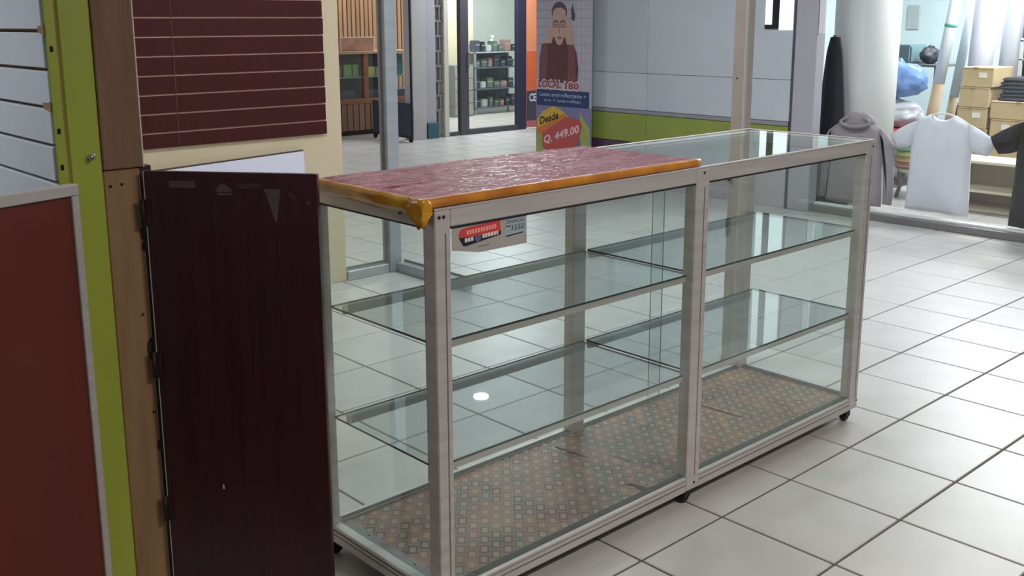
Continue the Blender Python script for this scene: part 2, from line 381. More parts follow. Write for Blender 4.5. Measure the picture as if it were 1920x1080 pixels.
L.new(m3.outputs[2], bs_.inputs['Base Color'])
bb = box('base_board', (XL+.034, YF+.034, .084), (XR-.034, YB-.034, .096), pmn, ct, 0)
TEAR = pm('torn_laminate', (70, 54, 40), .8, 0, .2, 30)
def tear(pts):
    bm = bmesh.new()
    a = [bm.verts.new((x, y, .0962)) for x, y in pts]; b = [bm.verts.new((x, y, .0968)) for x, y in pts]
    bm.faces.new(a); bm.faces.new(b)
    for i in range(len(pts)): bm.faces.new((a[i], a[(i+1) % len(pts)], b[(i+1) % len(pts)], b[i]))
    finish('tear', bm, TEAR, bb)
tear([(.235, .60), (.245, .595), (.26, .46), (.253, .455)])
tear([(.93, .565), (.94, .56), (.955, .31), (.948, .31), (.935, .40)])
tear([(.195, .235), (.215, .23), (.23, .165), (.195, .165), (.20, .20)])
tear([(.33, .40), (.335, .40), (.345, .34), (.338, .34)])
box('liner_strip', (XL+.036, YF+.05, .096), (XL+.066, YB-.05, .0985), ALU_D, bb, .001)
for x, y in ((XL+.051, .30), (XL+.051, .52)): tube('screw', [(x, y, .0985), (x, y, .1)], .003, SCREW, bb, 8)
for x, z in ((XL+.014, ZT-.018), (XL+.028, ZT-.018), (XM+.004, ZT-.016), (XR-.012, ZT-.022), (XM+.006, .075), (XR-.008, .085)):
    tube('screw', [(x, YF+.001, z), (x, YF-.0015, z)], .0045, SCREW, ct, 10)
for y in (YF+.10, YF+.14): tube('screw', [(XL+.002, y, ZT-.018-.006*(y > .23)), (XL-.0012, y, ZT-.018-.006*(y > .23))], .004, SCREW, ct, 10)
# casters
for x in (XL+.03, XM-.005, XR-.035):
    for y in (YF+.03, YB-.03):
        c = box('caster', (x-.014, y-.014, .042), (x+.014, y+.014, .054), ALU_D, ct, .002)
        bm = bmesh.new()
        bmesh.ops.create_cone(bm, cap_ends=True, segments=20, radius1=.021, radius2=.021, depth=.026, matrix=Matrix.Translation((x-.006, y, .0215)) @ Matrix.Rotation(math.pi/2, 4, 'X'))
        bmesh.ops.bevel(bm, geom=[e for e in bm.edges if len(e.link_faces) == 2 and any(len(f.verts) > 4 for f in e.link_faces)], offset=.005, segments=2, affect='EDGES')
        finish('wheel', bm, RUBBER, c, smooth=False)
        box('fork', (x-.018, y-.017, .020), (x+.012, y-.0135, .044), RUBBER, c, .001)
        box('fork', (x-.018, y+.0135, .020), (x+.012, y+.017, .044), RUBBER, c, .001)

# sticker on the front glass
ST_W = pm('sticker_paper', (168, 162, 156), .5, 0, .03, 8); ST_C = pm('sticker_fade', (160, 172, 178), .4)
ST_R = pm('sticker_red', (206, 66, 66), .4); ST_N = pm('sticker_navy', (28, 34, 52), .4); ST_T = pm('sticker_print', (226, 214, 212), .5); ST_B = pm('sticker_blue', (88, 100, 124), .4)
st = thing('sticker', 'red and white notice sticker on the upper corner of the counter front glass', 'sticker', (-.605, YF+.0058, 1.004), FACE_NY)
poly('paper', [(.0, .012), (.0, .068), (.254, .072), (.255, -.006), (.09, -.006)], 0, .0004, ST_W, st)
poly('pale_block', [(.176, .016), (.176, .070), (.252, .071), (.252, .020)], .0004, .0006, ST_C, st)
poly('red_band', [(.022, .040), (.024, .056), (.034, .062), (.160, .069), (.163, .040), (.120, .036)], .0004, .0007, ST_R, st)
poly('navy_band', [(.022, .040), (.036, .018), (.045, .016), (.163, .030), (.163, .040), (.100, .038)], .0004, .0006, ST_N, st)
for k in range(11): poly('print_mark', [(.048+k*.0092, .0445+k*.0004), (.048+k*.0092, .0555+k*.0004), (.0545+k*.0092, .0555+k*.0004), (.0545+k*.0092, .0445+k*.0004)], .0007, .0009, pm('sticker_pink', (236, 160, 150), .5), st)
for k, (a, b) in enumerate(((.042, .050), (.052, .060), (.062, .070), (.100, .108), (.110, .116), (.118, .126), (.128, .136), (.138, .146), (.148, .154))):
    poly('print_mark', [(a, .024+a*.05), (a, .034+a*.05), (b, .034+b*.05), (b, .024+b*.05)], .0006, .0008, ST_T, st)
poly('emblem', ell(.085, .032, .011, .009, 14), .0006, .0009, ST_B, st)
text('lettering', 'DENUNCIAS', .180, .054, .246, .063, .0008, ST_N, st)
text('lettering', '1550', .200, .034, .246, .049, .0008, ST_N, st, shear=.15)
poly('print_line', [(.180, .046), (.180, .0485), (.198, .0485), (.198, .046)], .0006, .0008, ST_N, st)
poly('print_line', [(.180, .020), (.180, .0235), (.242, .0265), (.242, .0235)], .0006, .0008, ST_N, st)
poly('print_line', [(.085, .008), (.085, .010), (.125, .011), (.125, .009)], .0004, .0006, ST_B, st)

# wrapped board with yellow tape
wr = bpy.data.materials.new('plastic_wrapped_plum'); wr.use_nodes = True; nt = wr.node_tree; N = nt.nodes; L = nt.links; b_ = N['Principled BSDF']
tc = N.new('ShaderNodeTexCoord'); mp = N.new('ShaderNodeMapping'); mp.inputs['Scale'].default_value = (1.0, 2.4, 1); mp.inputs['Rotation'].default_value = (0, 0, .35)
L.new(tc.outputs['Object'], mp.inputs[0])
n1 = N.new('ShaderNodeTexNoise'); n1.inputs['Scale'].default_value = 9; n1.inputs['Detail'].default_value = 7; n1.inputs['Distortion'].default_value = 1.2; L.new(mp.outputs[0], n1.inputs['Vector'])
cr = N.new('ShaderNodeValToRGB'); cr.color_ramp.elements[0].position = .35; cr.color_ramp.elements[1].position = .75
cr.color_ramp.elements[0].color = lin((150, 62, 80)); cr.color_ramp.elements[1].color = lin((198, 126, 144)); L.new(n1.outputs['Fac'], cr.inputs[0]); L.new(cr.outputs[0], b_.inputs['Base Color'])
b_.inputs['Roughness'].default_value = .14; b_.inputs['Specular IOR Level'].default_value = .5
bp = N.new('ShaderNodeBump'); bp.inputs['Strength'].default_value = .9; bp.inputs['Distance'].default_value = .03
n2 = N.new('ShaderNodeTexNoise'); n2.inputs['Scale'].default_value = 26; n2.inputs['Detail'].default_value = 8; n2.inputs['Distortion'].default_value = 2; L.new(mp.outputs[0], n2.inputs['Vector'])
L.new(n2.outputs['Fac'], bp.inputs['Height']); L.new(bp.outputs[0], b_.inputs['Normal'])
TAPE = pm('yellow_tape', (206, 148, 22), .25, 0, 0, 14, (1, 1, 1), .3, 30, col2=(168, 104, 14), coat=.5)
TAPE2 = pm('amber_tape', (206, 134, 28), .3, 0, 0, 14, (1, 1, 1), .3, 30, col2=(168, 98, 14), coat=.3)
BX0, BX1, BY0, BY1, BZ0, BZ1 = -.698, .388, .128, .622, ZT+.0045, ZT+.0265
wb = thing('wrapped_board', 'plum board wrapped in wrinkled clear plastic with yellow tape edges on counter top', 'board', ((BX0+BX1)/2, (BY0+BY1)/2, BZ0))
bm = bmesh.new(); nx, ny = 150, 70; g = []
for j in range(ny+1):
    row = []
    for i in range(nx+1):
        x = BX0+(BX1-BX0)*i/nx; y = BY0+(BY1-BY0)*j/ny
        q = noise.noise(Vector((x*9, y*22, 1)))*.0025+noise.noise(Vector((x*24, y*30, 5)))*.0012
        rd = lambda a, b, c: max(0, 1-abs(noise.noise(Vector((a, b, c))))*3.2)**2
        q += .0010*rd(x*8+y*5, y*26, 2)+.0009*rd(x*19, y*17-x*9, 7)+.0008*rd(x*40, y*34, 3)
        e = min(i, nx-i, j, ny-j)
        row.append(bm.verts.new((x, y, BZ1+(q if e > 0 else -.001))))
    g.append(row)
for j in range(ny):
    for i in range(nx): bm.faces.new((g[j][i], g[j][i+1], g[j+1][i+1], g[j+1][i]))
low = [[bm.verts.new((v.co.x, v.co.y, BZ0)) for v in g[jj]] for jj in (0, ny)]
for jj, lw_ in ((0, low[0]), (ny, low[1])):
    for i in range(nx): bm.faces.new((g[jj][i], g[jj][i+1], lw_[i+1], lw_[i]))
bm.faces.new([low[0][0], low[0][-1], low[1][-1], low[1][0]])
for i_ in (0, nx):
    col_ = [g[j][i_] for j in range(ny+1)]; bm.faces.new(col_+[low[1][i_], low[0][i_]])
finish('wrapped_slab', bm, wr, wb, smooth=True)
def tape(name, path, prof, mat):     # ribbon: for each path point a list of profile offsets
    bm = bmesh.new(); rows = []
    for p_, off in path:
        rows.append([bm.verts.new((p_[0]+o[0], p_[1]+o[1], p_[2]+o[2])) for o in off])
    for A, B in zip(rows, rows[1:]):
        for k in range(len(A)-1): bm.faces.new((A[k], A[k+1], B[k+1], B[k]))
    o = finish(name, bm, mat, wb, smooth=True); md = o.modifiers.new('thickness', 'SOLIDIFY'); md.thickness = .0012; return o
path = []
for i in range(61):
    x = BX0-.002+(BX1-BX0+.004)*i/60; q = noise.noise(Vector((x*14, 3, 2)))*.0022; q2 = noise.noise(Vector((x*6, 8, 2)))*.004
    path.append(((x, BY0, 0), [(0, .012+q2, BZ1+.0028), (0, .002, BZ1+.003+q), (0, -.004, BZ1-.002), (0, -.005+q*.5, BZ0+.010), (0, -.0045, BZ0+.002)]))
tape('front_tape', path, None, TAPE2)
path = []
for i in range(41):
    y = BY0-.003+(BY1-BY0)*i/40; q = noise.noise(Vector((y*16, 7, 4)))*.003; q2 = noise.noise(Vector((y*9, 1, 9)))*.006
    dr = .012+.006*noise.noise(Vector((y*5, 3, 3)))
    path.append(((BX0, y, 0), [(.016+q2, 0, BZ1+.0028), (.002, 0, BZ1+.0035+q), (-.005, 0, BZ1-.003), (-.006+q*.6, 0, BZ0+.009), (-.0045, 0, BZ0+.001), (-.001, 0, BZ0-dr)]))
tape('end_tape', path, None, TAPE)
bm = bmesh.new()       # hanging corner flap folded round the counter corner
rows = []
for k, (t_, wd) in enumerate(((0, .052), (.2, .058), (.45, .060), (.7, .046), (1, .020))):
    z = BZ1+.004-t_*.068; r_ = []
    for s_ in range(7):
        a_ = (s_/6-.5)*2*wd; cr_ = .004*math.sin(s_*2.4+k*1.9)
        if a_ < 0: r_.append(bm.verts.new((BX0-.008+cr_, BY0-.008-a_*.9, z+.004*math.cos(s_*1.7))))
        else: r_.append(bm.verts.new((BX0-.008+a_*.55, BY0-.012+cr_, z+.004*math.cos(s_*1.7))))
    rows.append(r_)
for A, B in zip(rows, rows[1:]):
    for k in range(6): bm.faces.new((A[k], A[k+1], B[k+1], B[k]))
o = finish('corner_flap', bm, TAPE, wb, smooth=True); md = o.modifiers.new('thickness', 'SOLIDIFY'); md.thickness = .0012
box('red_strip', (-.64, .35, BZ1+.0018), (-.50, .362, BZ1+.0028), pm('red_tape', (140, 30, 48), .4), wb, 0)

# ------------------------------------------------------------------ dark red gate leaf
gd = Vector((-.776+1.073, .452-.815, 0)); ga = math.atan2(gd.y, gd.x)
DOOR = pm('mahogany_laminate', (64, 17, 25), .4, 0, 0, 4, (16, 16, .5), .03, 30, col2=(46, 11, 18), coat=.1)
gt = thing('gate_leaf', 'dark mahogany gate panel hinged to the bare wooden post', 'gate', (-1.073, .815, 0), ga)
GW = .468
box('panel', (.0, -.009, .02), (GW, .009, 1.19), DOOR, gt, .0015, True)
box('edge_banding', (-.0035, -.008, .02), (-.0008, .008, 1.189), pm('white_banding', (196, 190, 190), .4), gt, 0, True)
TAPE_G = pm('grey_tape_residue', (86, 72, 76), .75, 0, .15, 30)
def patch(name, pts, mat=TAPE_G):
    bm = bmesh.new(); a = [bm.verts.new((u, -.0092, v)) for u, v in pts]; b = [bm.verts.new((u, -.0098, v)) for u, v in pts]; n = len(pts)
    bm.faces.new(a); bm.faces.new(b)
    for i in range(n): bm.faces.new((a[i], a[(i+1) % n], b[(i+1) % n], b[i]))
    finish(name, bm, mat, gt, True)
patch('tape_residue', [(.068, 1.148), (.069, 1.166), (.138, 1.167), (.142, 1.158), (.138, 1.148)])
patch('tape_residue', [(.197, 1.140), (.196, 1.146), (.208, 1.160), (.218, 1.161), (.238, 1.148), (.238, 1.140)])
patch('tape_residue', [(.199, 1.131), (.200, 1.138), (.240, 1.138), (.239, 1.131)])
patch('tape_residue', [(.327, 1.150), (.371, 1.150), (.366, 1.120), (.357, 1.062), (.353, 1.064)])
patch('tape_residue', [(.256, 1.150), (.257, 1.164), (.318, 1.163), (.317, 1.150)], pm('faint_residue', (74, 40, 46), .7))
patch('tape_residue', [(.388, 1.140), (.404, 1.142), (.412, 1.120), (.406, 1.118)], pm('faint_residue', (74, 40, 46), .7))
patch('chip', [(.1635, .308), (.1635, .321), (.167, .322), (.168, .309)], pm('chip_white', (214, 200, 190), .6))
bm = bmesh.new(); add_tube(bm, [(.4445, -.009, 1.115), (.4445, -.0115, 1.115)], .005, 12); finish('screw', bm, pm('dull_screw', (118, 84, 84), .4, .7), gt, True)
HNG = pm('rusty_hinge', (58, 40, 34), .6, .5, .3, 30)
for z in (1.08, .66, .24):
    h = box('hinge', (-.010, -.014, z-.035), (.012, -.0095, z+.035), HNG, gt, .001, True)
    bm = bmesh.new(); add_tube(bm, [(-.008, -.014, z-.036), (-.008, -.014, z+.036)], .0055, 10); finish('hinge_pin', bm, HNG, h, True, True)

# ------------------------------------------------------------------ orange framed panel at left
oa = math.atan2(.72-.667, -1.295+1.472)
ORG = pm('rust_orange_laminate', (100, 36, 21), .45, 0, .10, 3, (3, 3, .5), coat=.1)
op = thing('laminate_panel', 'rust orange panel in an aluminium frame standing before the white slatwall', 'panel', (-1.287, .722, 0), oa)
box('insert', (-.95, -.004, .03), (-.018, .008, 1.165), ORG, op, 0, True)
box('top_rail', (-.95, -.014, 1.163), (0, .014, 1.190), ALU, op, .002, True)
box('side_rail', (-.020, -.012, .0), (0, .012, 1.162), ALU, op, .002, True)
box('bottom_rail', (-.95, -.012, .0), (-.021, .012, .03), ALU, op, .002, True)
box('side_rail', (-.972, -.012, .0), (-.951, .012, 1.19), ALU, op, .002, True)

# ------------------------------------------------------------------ closed stall partition on the right of the corridor (faces -x)
PX = 5.35
PART = pm('partition_board', (184, 189, 195), .4, 0, .05, 1.2, bump=.03, rand=.05)
PGREEN = pm('partition_green', (136, 146, 66), .5, 0, .10, 3)
PRAIL = pm('partition_rail', (150, 150, 156), .4, .3)
PLOW = pm('partition_lower', (176, 164, 172), .5, 0, .05, 2, rand=.06)
PPURP = pm('partition_purple', (84, 62, 84), .5, 0, .1, 3)
wall_right = struct(box('wall_right', (PX+.03, 2.92, 0), (PX+.08, 5.72, 2.3), PRAIL, None, 0))
yb = [2.925, 3.48, 4.47, 5.715]
for a, b in zip(yb, yb[1:]):
    box('panel', (PX, a+.0015, 1.083), (PX+.03, b-.0015, 2.3), PART, wall_right, .003)
    box('panel', (PX, a+.0015, .735), (PX+.03, b-.0015, 1.080), PART, wall_right, .003)
    box('panel', (PX, a+.004, .0), (PX+.03, b-.004, .42), PPURP if a > 4.4 or abs(a-2.925) < .01 and False else PLOW, wall_right, .003)
    box('stripe_board', (PX-.002, a+.002, .425), (PX+.03, b-.002, .695), PGREEN, wall_right, .002)
box('rail', (PX-.012, 2.925, .698), (PX+.03, 5.715, .732), PRAIL, wall_right, .003)
GCOL = pm('grey_column_paint', (166, 163, 170), .5, 0, .05, 2)
box('pillar', (PX-.01, 2.70, 0), (PX+.12, 2.905, 3.0), GCOL, wall_right, .006)
box('pillar_edge', (PX-.014, 2.895, 0), (PX, 2.912, 2.9), pm('pillar_gap', (70, 70, 76), .7), wall_right, 0)
box('conduit', (PX-.004, 2.640, 1.46), (PX+.02, 2.695, 3.0), pm('white_conduit', (226, 226, 224), .5), wall_right, .004)
BLK = pm('black_frame', (26, 28, 34), .4)
win = struct(new('window_1', None, None, Matrix.Translation((PX-.01, 3.1, 1.5))))
LIT = pm('lit_window_pane', (235, 242, 246), .5, emit=.9)
box('frame', (PX-.016, 3.06, 1.50), (PX-.001, 3.125, 2.2), BLK, win, .002)
box('frame', (PX-.016, 3.125, 1.50), (PX-.001, 3.195, 1.535), BLK, win, .002)
box('pane', (PX-.010, 3.125, 1.535), (PX-.003, 3.195, 2.2), LIT, win, 0)
box('pane', (PX-.010, 2.93, 1.49), (PX-.003, 3.06, 2.2), LIT, win, 0)
# black tapered cover
bm = bmesh.new(); rows = []
for k in range(13):
    t_ = k/12; z = 1.43*t_
    rr = .135*(1-t_)**.8+.062
    if k == 12: rr = .05
    ring_ = []
    for s_ in range(28):
        a_ = 2*math.pi*s_/28; r_ = rr*(1+.10*math.sin(7*a_+t_*2)*(1-t_*.6))
        ring_.append(bm.verts.new((5.76+r_*math.cos(a_)*.45, 2.755+r_*math.sin(a_)*.87+.02*(t_), z)))
    rows.append(ring_)
for A, B in zip(rows, rows[1:]):
    for s_ in range(28): bm.faces.new((A[s_], A[(s_+1) % 28], B[(s_+1) % 28], B[s_]))
bm.faces.new(rows[0]); bm.faces.new(rows[-1])
tc_ = thing('folded_parasol', 'tall folded black cloth cover tapering upward beside the white column', 'parasol', (5.76, 2.755, 0))
finish('cover', bm, pm('black_cloth', (34, 34, 42), .7, 0, .15, 8), tc_, smooth=True)
tube('pole_tip', [(5.76, 2.775, 1.42), (5.76, 2.775, 1.445)], .022, pm('grey_cap', (96, 96, 100), .5), tc_, 12)

# ------------------------------------------------------------------ roll-up banner
BU = .78
bn = thing('advert_banner', 'tall optician advert banner reading LOCAL 180 beside the closed stall', 'banner', (5.25, 5.86, .02), FACE_NX)
sheet = poly('sheet', [(0, .06), (0, 2.0), (BU, 2.0), (BU, .06)], -.004, 0, pm('banner_grey', (176, 170, 180), .5, 0, .06, 14), bn)
poly('base', [(-.02, -.02), (-.02, .06), (BU+.02, .06), (BU+.02, -.02)], -.06, .06, ALU, bn)
poly('top_bar', [(-.005, 2.0), (-.005, 2.025), (BU+.005, 2.025), (BU+.005, 2.0)], -.008, .008, ALU, bn)
poly('support_pole', [(BU/2-.01, .06), (BU/2-.01, 2.0), (BU/2+.01, 2.0), (BU/2+.01, .06)], -.03, -.01, ALU_D, bn)
# brick courses printed behind the figure
LINE = pm('banner_line', (148, 138, 152), .5)
for k in range(11):
    v = .98+k*.085
    poly('printed_course', [(0, v), (0, v+.006), (BU, v+.006), (BU, v)], 0, .0008, LINE, sheet)
for u in (.60, .66, .71, .75): poly('printed_grid', [(u, .90), (u, 1.98), (u+.012, 1.98), (u+.012, .90)], .0008, .0014, pm('banner_light', (190, 182, 192), .5), sheet)
SWT = pm('printed_sweater', (96, 56, 60), .6, 0, .15, 8); SWT2 = pm('printed_sleeve', (122, 74, 76), .6, 0, .12, 8); SKN = pm('printed_skin', (190, 158, 142), .6, 0, .06, 6); HAIR = pm('printed_hair', (92, 74, 76), .6)
poly('printed_torso', [(.04, .94), (.05, 1.20), (.09, 1.31), (.20, 1.335), (.245, 1.39), (.335, 1.40), (.415, 1.39), (.45, 1.33), (.52, 1.33), (.57, 1.24), (.60, 1.08), (.585, .94)], .0014, .0020, SWT, sheet)
poly('printed_sleeve', [(.05, .95), (.055, 1.20), (.08, 1.32), (.16, 1.34), (.165, 1.20), (.15, .95)], .0020, .0026, SWT2, sheet)
poly('printed_sleeve', [(.45, .95), (.46, 1.20), (.44, 1.31), (.53, 1.33), (.555, 1.20), (.56, .95)], .0020, .0026, SWT2, sheet)
poly('printed_hair', ell(.328, 1.635, .108, .105), .0014, .0020, HAIR, sheet)
poly('printed_face', [(.23, 1.56), (.245, 1.655), (.29, 1.68), (.36, 1.68), (.415, 1.655), (.425, 1.56), (.41, 1.42), (.37, 1.33), (.335, 1.31), (.29, 1.33), (.25, 1.42)], .0020, .0026, SKN, sheet)
poly('printed_hand', [(.13, 1.33), (.16, 1.45), (.20, 1.50), (.235, 1.54), (.25, 1.50), (.25, 1.40), (.22, 1.33)], .0026, .0032, SKN, sheet)
poly('printed_hand', [(.53, 1.32), (.52, 1.44), (.475, 1.56), (.44, 1.60), (.42, 1.50), (.41, 1.40), (.44, 1.32)], .0026, .0032, SKN, sheet)
for cu_ in (.280, .378):
    o_ = ell(cu_, 1.515, .044, .030, 16); i_ = ell(cu_, 1.515, .036, .022, 16); bm = bmesh.new()
    A_ = [bm.verts.new((u, v, .0034)) for u, v in o_]; B_ = [bm.verts.new((u, v, .0034)) for u, v in i_]
    for q in range(16): bm.faces.new((A_[q], A_[(q+1) % 16], B_[(q+1) % 16], B_[q]))
    finish('printed_glasses', bm, pm('printed_spectacle', (70, 56, 56), .5), sheet, True)
    poly('printed_brow', [(cu_-.045, 1.545), (cu_-.03, 1.556), (cu_+.03, 1.556), (cu_+.045, 1.545), (cu_, 1.548)], .0026, .0032, HAIR, sheet)
    poly('printed_eye', ell(cu_, 1.515, .014, .008, 10), .0026, .0032, HAIR, sheet)
poly('printed_nose', [(.322, 1.50), (.312, 1.435), (.33, 1.425), (.348, 1.435), (.338, 1.50)], .0026, .0030, pm('printed_skin_shade', (172, 138, 122), .6), sheet)
poly('printed_mouth', ell(.335, 1.385, .035, .014, 12), .0026, .0032, pm('printed_lip', (150, 88, 84), .5), sheet)
poly('printed_leaf', [(.50, 1.56), (.49, 1.66), (.515, 1.72), (.525, 1.66), (.545, 1.62), (.54, 1.55)], .0014, .0020, pm('printed_dark_leaf', (70, 72, 78), .6), sheet)
PINKW = pm('banner_pale_pink', (214, 190, 194), .5); REDT = pm('banner_red_letter', (150, 72, 76), .5)
text('lettering_outline', 'LOCAL', .022, .862, .375, .972, .0036, PINKW, sheet, grow=.055)
text('lettering_outline', '180', .40, .858, .625, .962, .0036, PINKW, sheet, grow=.055)
text('lettering', 'LOCAL', .034, .880, .364, .957, .0044, REDT, sheet, grow=.03)
text('lettering', '180', .414, .876, .612, .946, .0044, REDT, sheet, grow=.03)
NAVY = pm('banner_navy', (44, 60, 104), .5)
poly('navy_band', [(.01, .70), (.01, .862), (.75, .862), (.75, .70)], .0030, .0034, NAVY, sheet)
WT = pm('banner_white_letter', (190, 196, 212), .5)
text('lettering', 'Lente antirreflectante +', .05, .795, .71, .835, .0040, WT, sheet)
text('lettering', 'aro + anti-reflejo', .12, .735, .64, .772, .0040, WT, sheet)
poly('lower_print', [(0, .07), (0, .70), (BU, .70), (BU, .07)], .0008, .0014, pm('banner_lavender', (122, 122, 160), .5, 0, .05, 5), sheet)
GSP = pm('banner_green', (156, 168, 90), .5, 0, .12, 6)
poly('green_splash', [(0, .07), (0, .46), (.06, .50), (.12, .40), (.14, .07)], .0014, .0020, GSP, sheet)
poly('green_splash', [(.66, .07), (.62, .52), (.63, .66), (.68, .58), (.76, .50), (.77, .07)], .0014, .0020, GSP, sheet)
poly('yellow_burst', [(.01, .44), (.02, .55), (.10, .64), (.25, .70), (.36, .665), (.47, .605), (.10, .42)], .0020, .0028, pm('banner_yellow', (206, 168, 60), .5), sheet)
poly('orange_ribbon', [(.01, .40), (.01, .45), (.40, .63), (.46, .60), (.10, .41)], .0028, .0034, pm('banner_orange', (200, 120, 60), .5), sheet)
poly('red_tag', [(.10, .25), (.09, .41), (.43, .60), (.62, .585), (.66, .52), (.57, .26), (.50, .22)], .0034, .0042, pm('banner_red', (186, 80, 78), .5), sheet)
text('lettering', 'Desde', .06, .495, .33, .575, .0034, pm('banner_black', (52, 44, 34), .5), sheet, slant=.30, grow=.03)
text('lettering', 'Q. 449.00', .115, .285, .62, .385, .0046, pm('banner_price', (224, 190, 192), .5), sheet, slant=.30, grow=.03)
poly('blue_splash', [(.55, .20), (.57, .30), (.62, .38), (.66, .28), (.64, .20)], .0042, .0048, pm('banner_blue', (98, 104, 160), .5), sheet)
poly('pale_splash', [(.08, .16), (.10, .25), (.50, .22), (.62, .20), (.60, .14)], .0020, .0026, pm('banner_pale', (180, 176, 170), .5), sheet)

# ------------------------------------------------------------------ optician across the corridor (front at y = 9.2)
OY = 9.2
COLW = pm('column_offwhite', (186, 180, 180), .6, 0, .04, 2); DARKF = pm('dark_door_frame', (84, 80, 88), .4, .2)
wf = struct(new('wall_front', None, None, Matrix.Translation((6.4, OY, 0))))
box('column', (6.165, OY-.03, 0), (6.395, OY+.16, 3.0), COLW, wf, .006)
box('column', (6.397, OY-.01, 0), (6.580, OY+.14, 3.0), pm('column_grey', (170, 168, 174), .6, 0, .04, 2), wf, .006)
box('post', (6.712, OY-.03, 0), (6.790, OY+.05, 3.0), pm('post_cream', (204, 198, 188), .5), wf, .004)
box('lattice_backing', (6.582, OY+.04, 0), (6.711, OY+.06, 3.0), pm('lattice_cream', (178, 168, 160), .6, 0, .15, 14), wf, 0)
for k in range(14):
    z = .16+k*.20
    bm = bmesh.new(); add_box(bm, (6.585, OY, z), (6.705, OY+.03, z+.03)); add_box(bm, (6.62+.03*(k % 2), OY, z+.03), (6.64+.03*(k % 2), OY+.03, z+.20)); finish('lattice_piece', bm, pm('lattice_grey', (128, 124, 128), .6), wf)
box('teal_base', (6.40, OY-.05, 0), (6.59, OY-.012, .215), pm('teal_paint', (58, 96, 108), .5), wf, .004)
wl = struct(new('window_2', None, None, Matrix.Translation((6.9, OY, 0))))
pane('pane', (6.795, OY+.02, .05), (7.01, OY+.028, 2.6), PANE, parent=wl)
box('frame', (6.72, OY-.005, 0), (7.01, OY+.05, .055), DARKF, wl, .003)
d1 = struct(new('door_1', None, None, Matrix.Translation((7.6, OY, 0))))
box('stile', (7.012, OY-.02, 0), (7.160, OY+.06, 2.6), DARKF, d1, .004)
box('stile', (8.100, OY-.02, 0), (8.270, OY+.06, 2.6), pm('navy_door_frame', (58, 58, 80), .4, .2), d1, .004)
box('bottom_rail', (7.162, OY-.02, 0), (8.098, OY+.06, .075), DARKF, d1, .004)
pane('pane', (7.160, OY+.016, .075), (8.100, OY+.024, 2.6), PANE, parent=d1)
hd = box('handle', (7.120, OY-.06, .93), (7.140, OY-.045, 1.16), CHROME, d1, .004)
for z in (.95, 1.13): box('bracket', (7.122, OY-.045, z), (7.138, OY-.018, z+.015), CHROME, hd, .001)
# orange poster on the shop front
po = thing('shop_poster', 'orange and charcoal shop poster with white CEL lettering beside the optician door', 'poster', (8.275, OY-.02, 0), FACE_NY)
poly('board', [(0, .02), (0, 2.6), (.80, 2.6), (.80, .02)], -.02, 0, pm('poster_orange', (238, 150, 108), .5, 0, .08, 2), po)
poly('deep_orange_area', [(0, .56), (0, 1.14), (.80, 1.14), (.80, .56)], 0, .001, pm('poster_deep_orange', (232, 108, 66), .5, 0, .08, 3), po)
poly('pale_stripe', [(0, 1.14), (0, 1.165), (.80, 1.165), (.80, 1.14)], 0, .001, pm('poster_peach', (228, 160, 128), .5), po)
poly('dark_area', [(0, .12), (0, .56), (.80, .56), (.80, .12)], 0, .001, pm('poster_charcoal', (76, 70, 84), .5), po)
poly('red_strip', [(0, .02), (0, .12), (.80, .12), (.80, .02)], 0, .001, pm('poster_red', (196, 110, 116), .5), po)
poly('pale_badge', ell(.42, .84, .22, .22, 24), .001, .002, pm('poster_badge', (172, 168, 176), .5), po)
PW = pm('poster_white', (224, 222, 226), .5)
text('lettering', 'CEL: 4', .05, .40, .37, .52, .002, PW, po, grow=.03)
text('lettering', '2', .26, .19, .35, .33, .002, PW, po, grow=.03)
# interior shell
OW = pm('optician_white_wall', (206, 214, 208), .6, 0, .03, 2)
struct(box('wall_optician_back', (4.0, 12.6, 0), (11.8, 12.7, 3.0), OW, None, 0))
wsl = struct(box('wall_optician_wood', (5.0, 11.62, 0), (8.22, 11.68, 3.0), pm('wood_backing', (112, 82, 62), .6), None, 0))
for k in range(40):
    x = 5.05+k*.079
    box('slat', (x, 11.590, .0), (x+.058, 11.62, 2.98), pm('wood_slat', (136, 106, 80), .5, 0, .12, 4, (4, 4, .5), rand=.12), wsl, .003)
struct(box('wall_optician_side', (11.7, 9.3, 0), (11.8, 12.6, 3.0), OW, None, 0))
CREAMW = pm('cream_panel', (200, 190, 164), .6, 0, .03, 3)
struct(box('wall_optician_panel', (8.25, 11.64, 0), (9.36, 11.70, 3.0), CREAMW, None, .003))
# wooden glass-fronted counter
WOOD = pm('counter_wood', (130, 86, 64), .45, 0, .15, 4, (1, 6, 6))
oc = thing('wooden_counter', 'wooden counter with glazed display bays and slatted lower front inside the optician shop', 'counter', (6.2, 10.4, 0))
box('top', (5.1, 10.18, 1.13), (6.98, 10.75, 1.17), pm('counter_top', (176, 142, 116), .4, 0, .1, 4), oc, .004)
box('base_rail', (5.1, 10.20, .44), (6.98, 10.72, .51), WOOD, oc, .004)
for x in (5.1, 5.55, 6.10, 6.55, 6.90): box('stile', (x, 10.20, .51), (x+.075, 10.26, 1.13), WOOD, oc, .003)
box('plinth', (5.12, 10.26, .0), (6.96, 10.70, .075), pm('plinth_dark', (60, 46, 40), .6), oc, .002)
box('back_panel', (5.1, 10.70, .08), (6.98, 10.72, 1.13), pm('counter_dark', (54, 52, 58), .6), oc, 0)
box('display_shelf', (5.12, 10.24, .80), (6.96, 10.70, .815), pm('shelf_green', (120, 150, 130), .3), oc, 0)
box('front_pane', (5.12, 10.235, .51), (6.96, 10.240, 1.13), PANE, oc, 0)
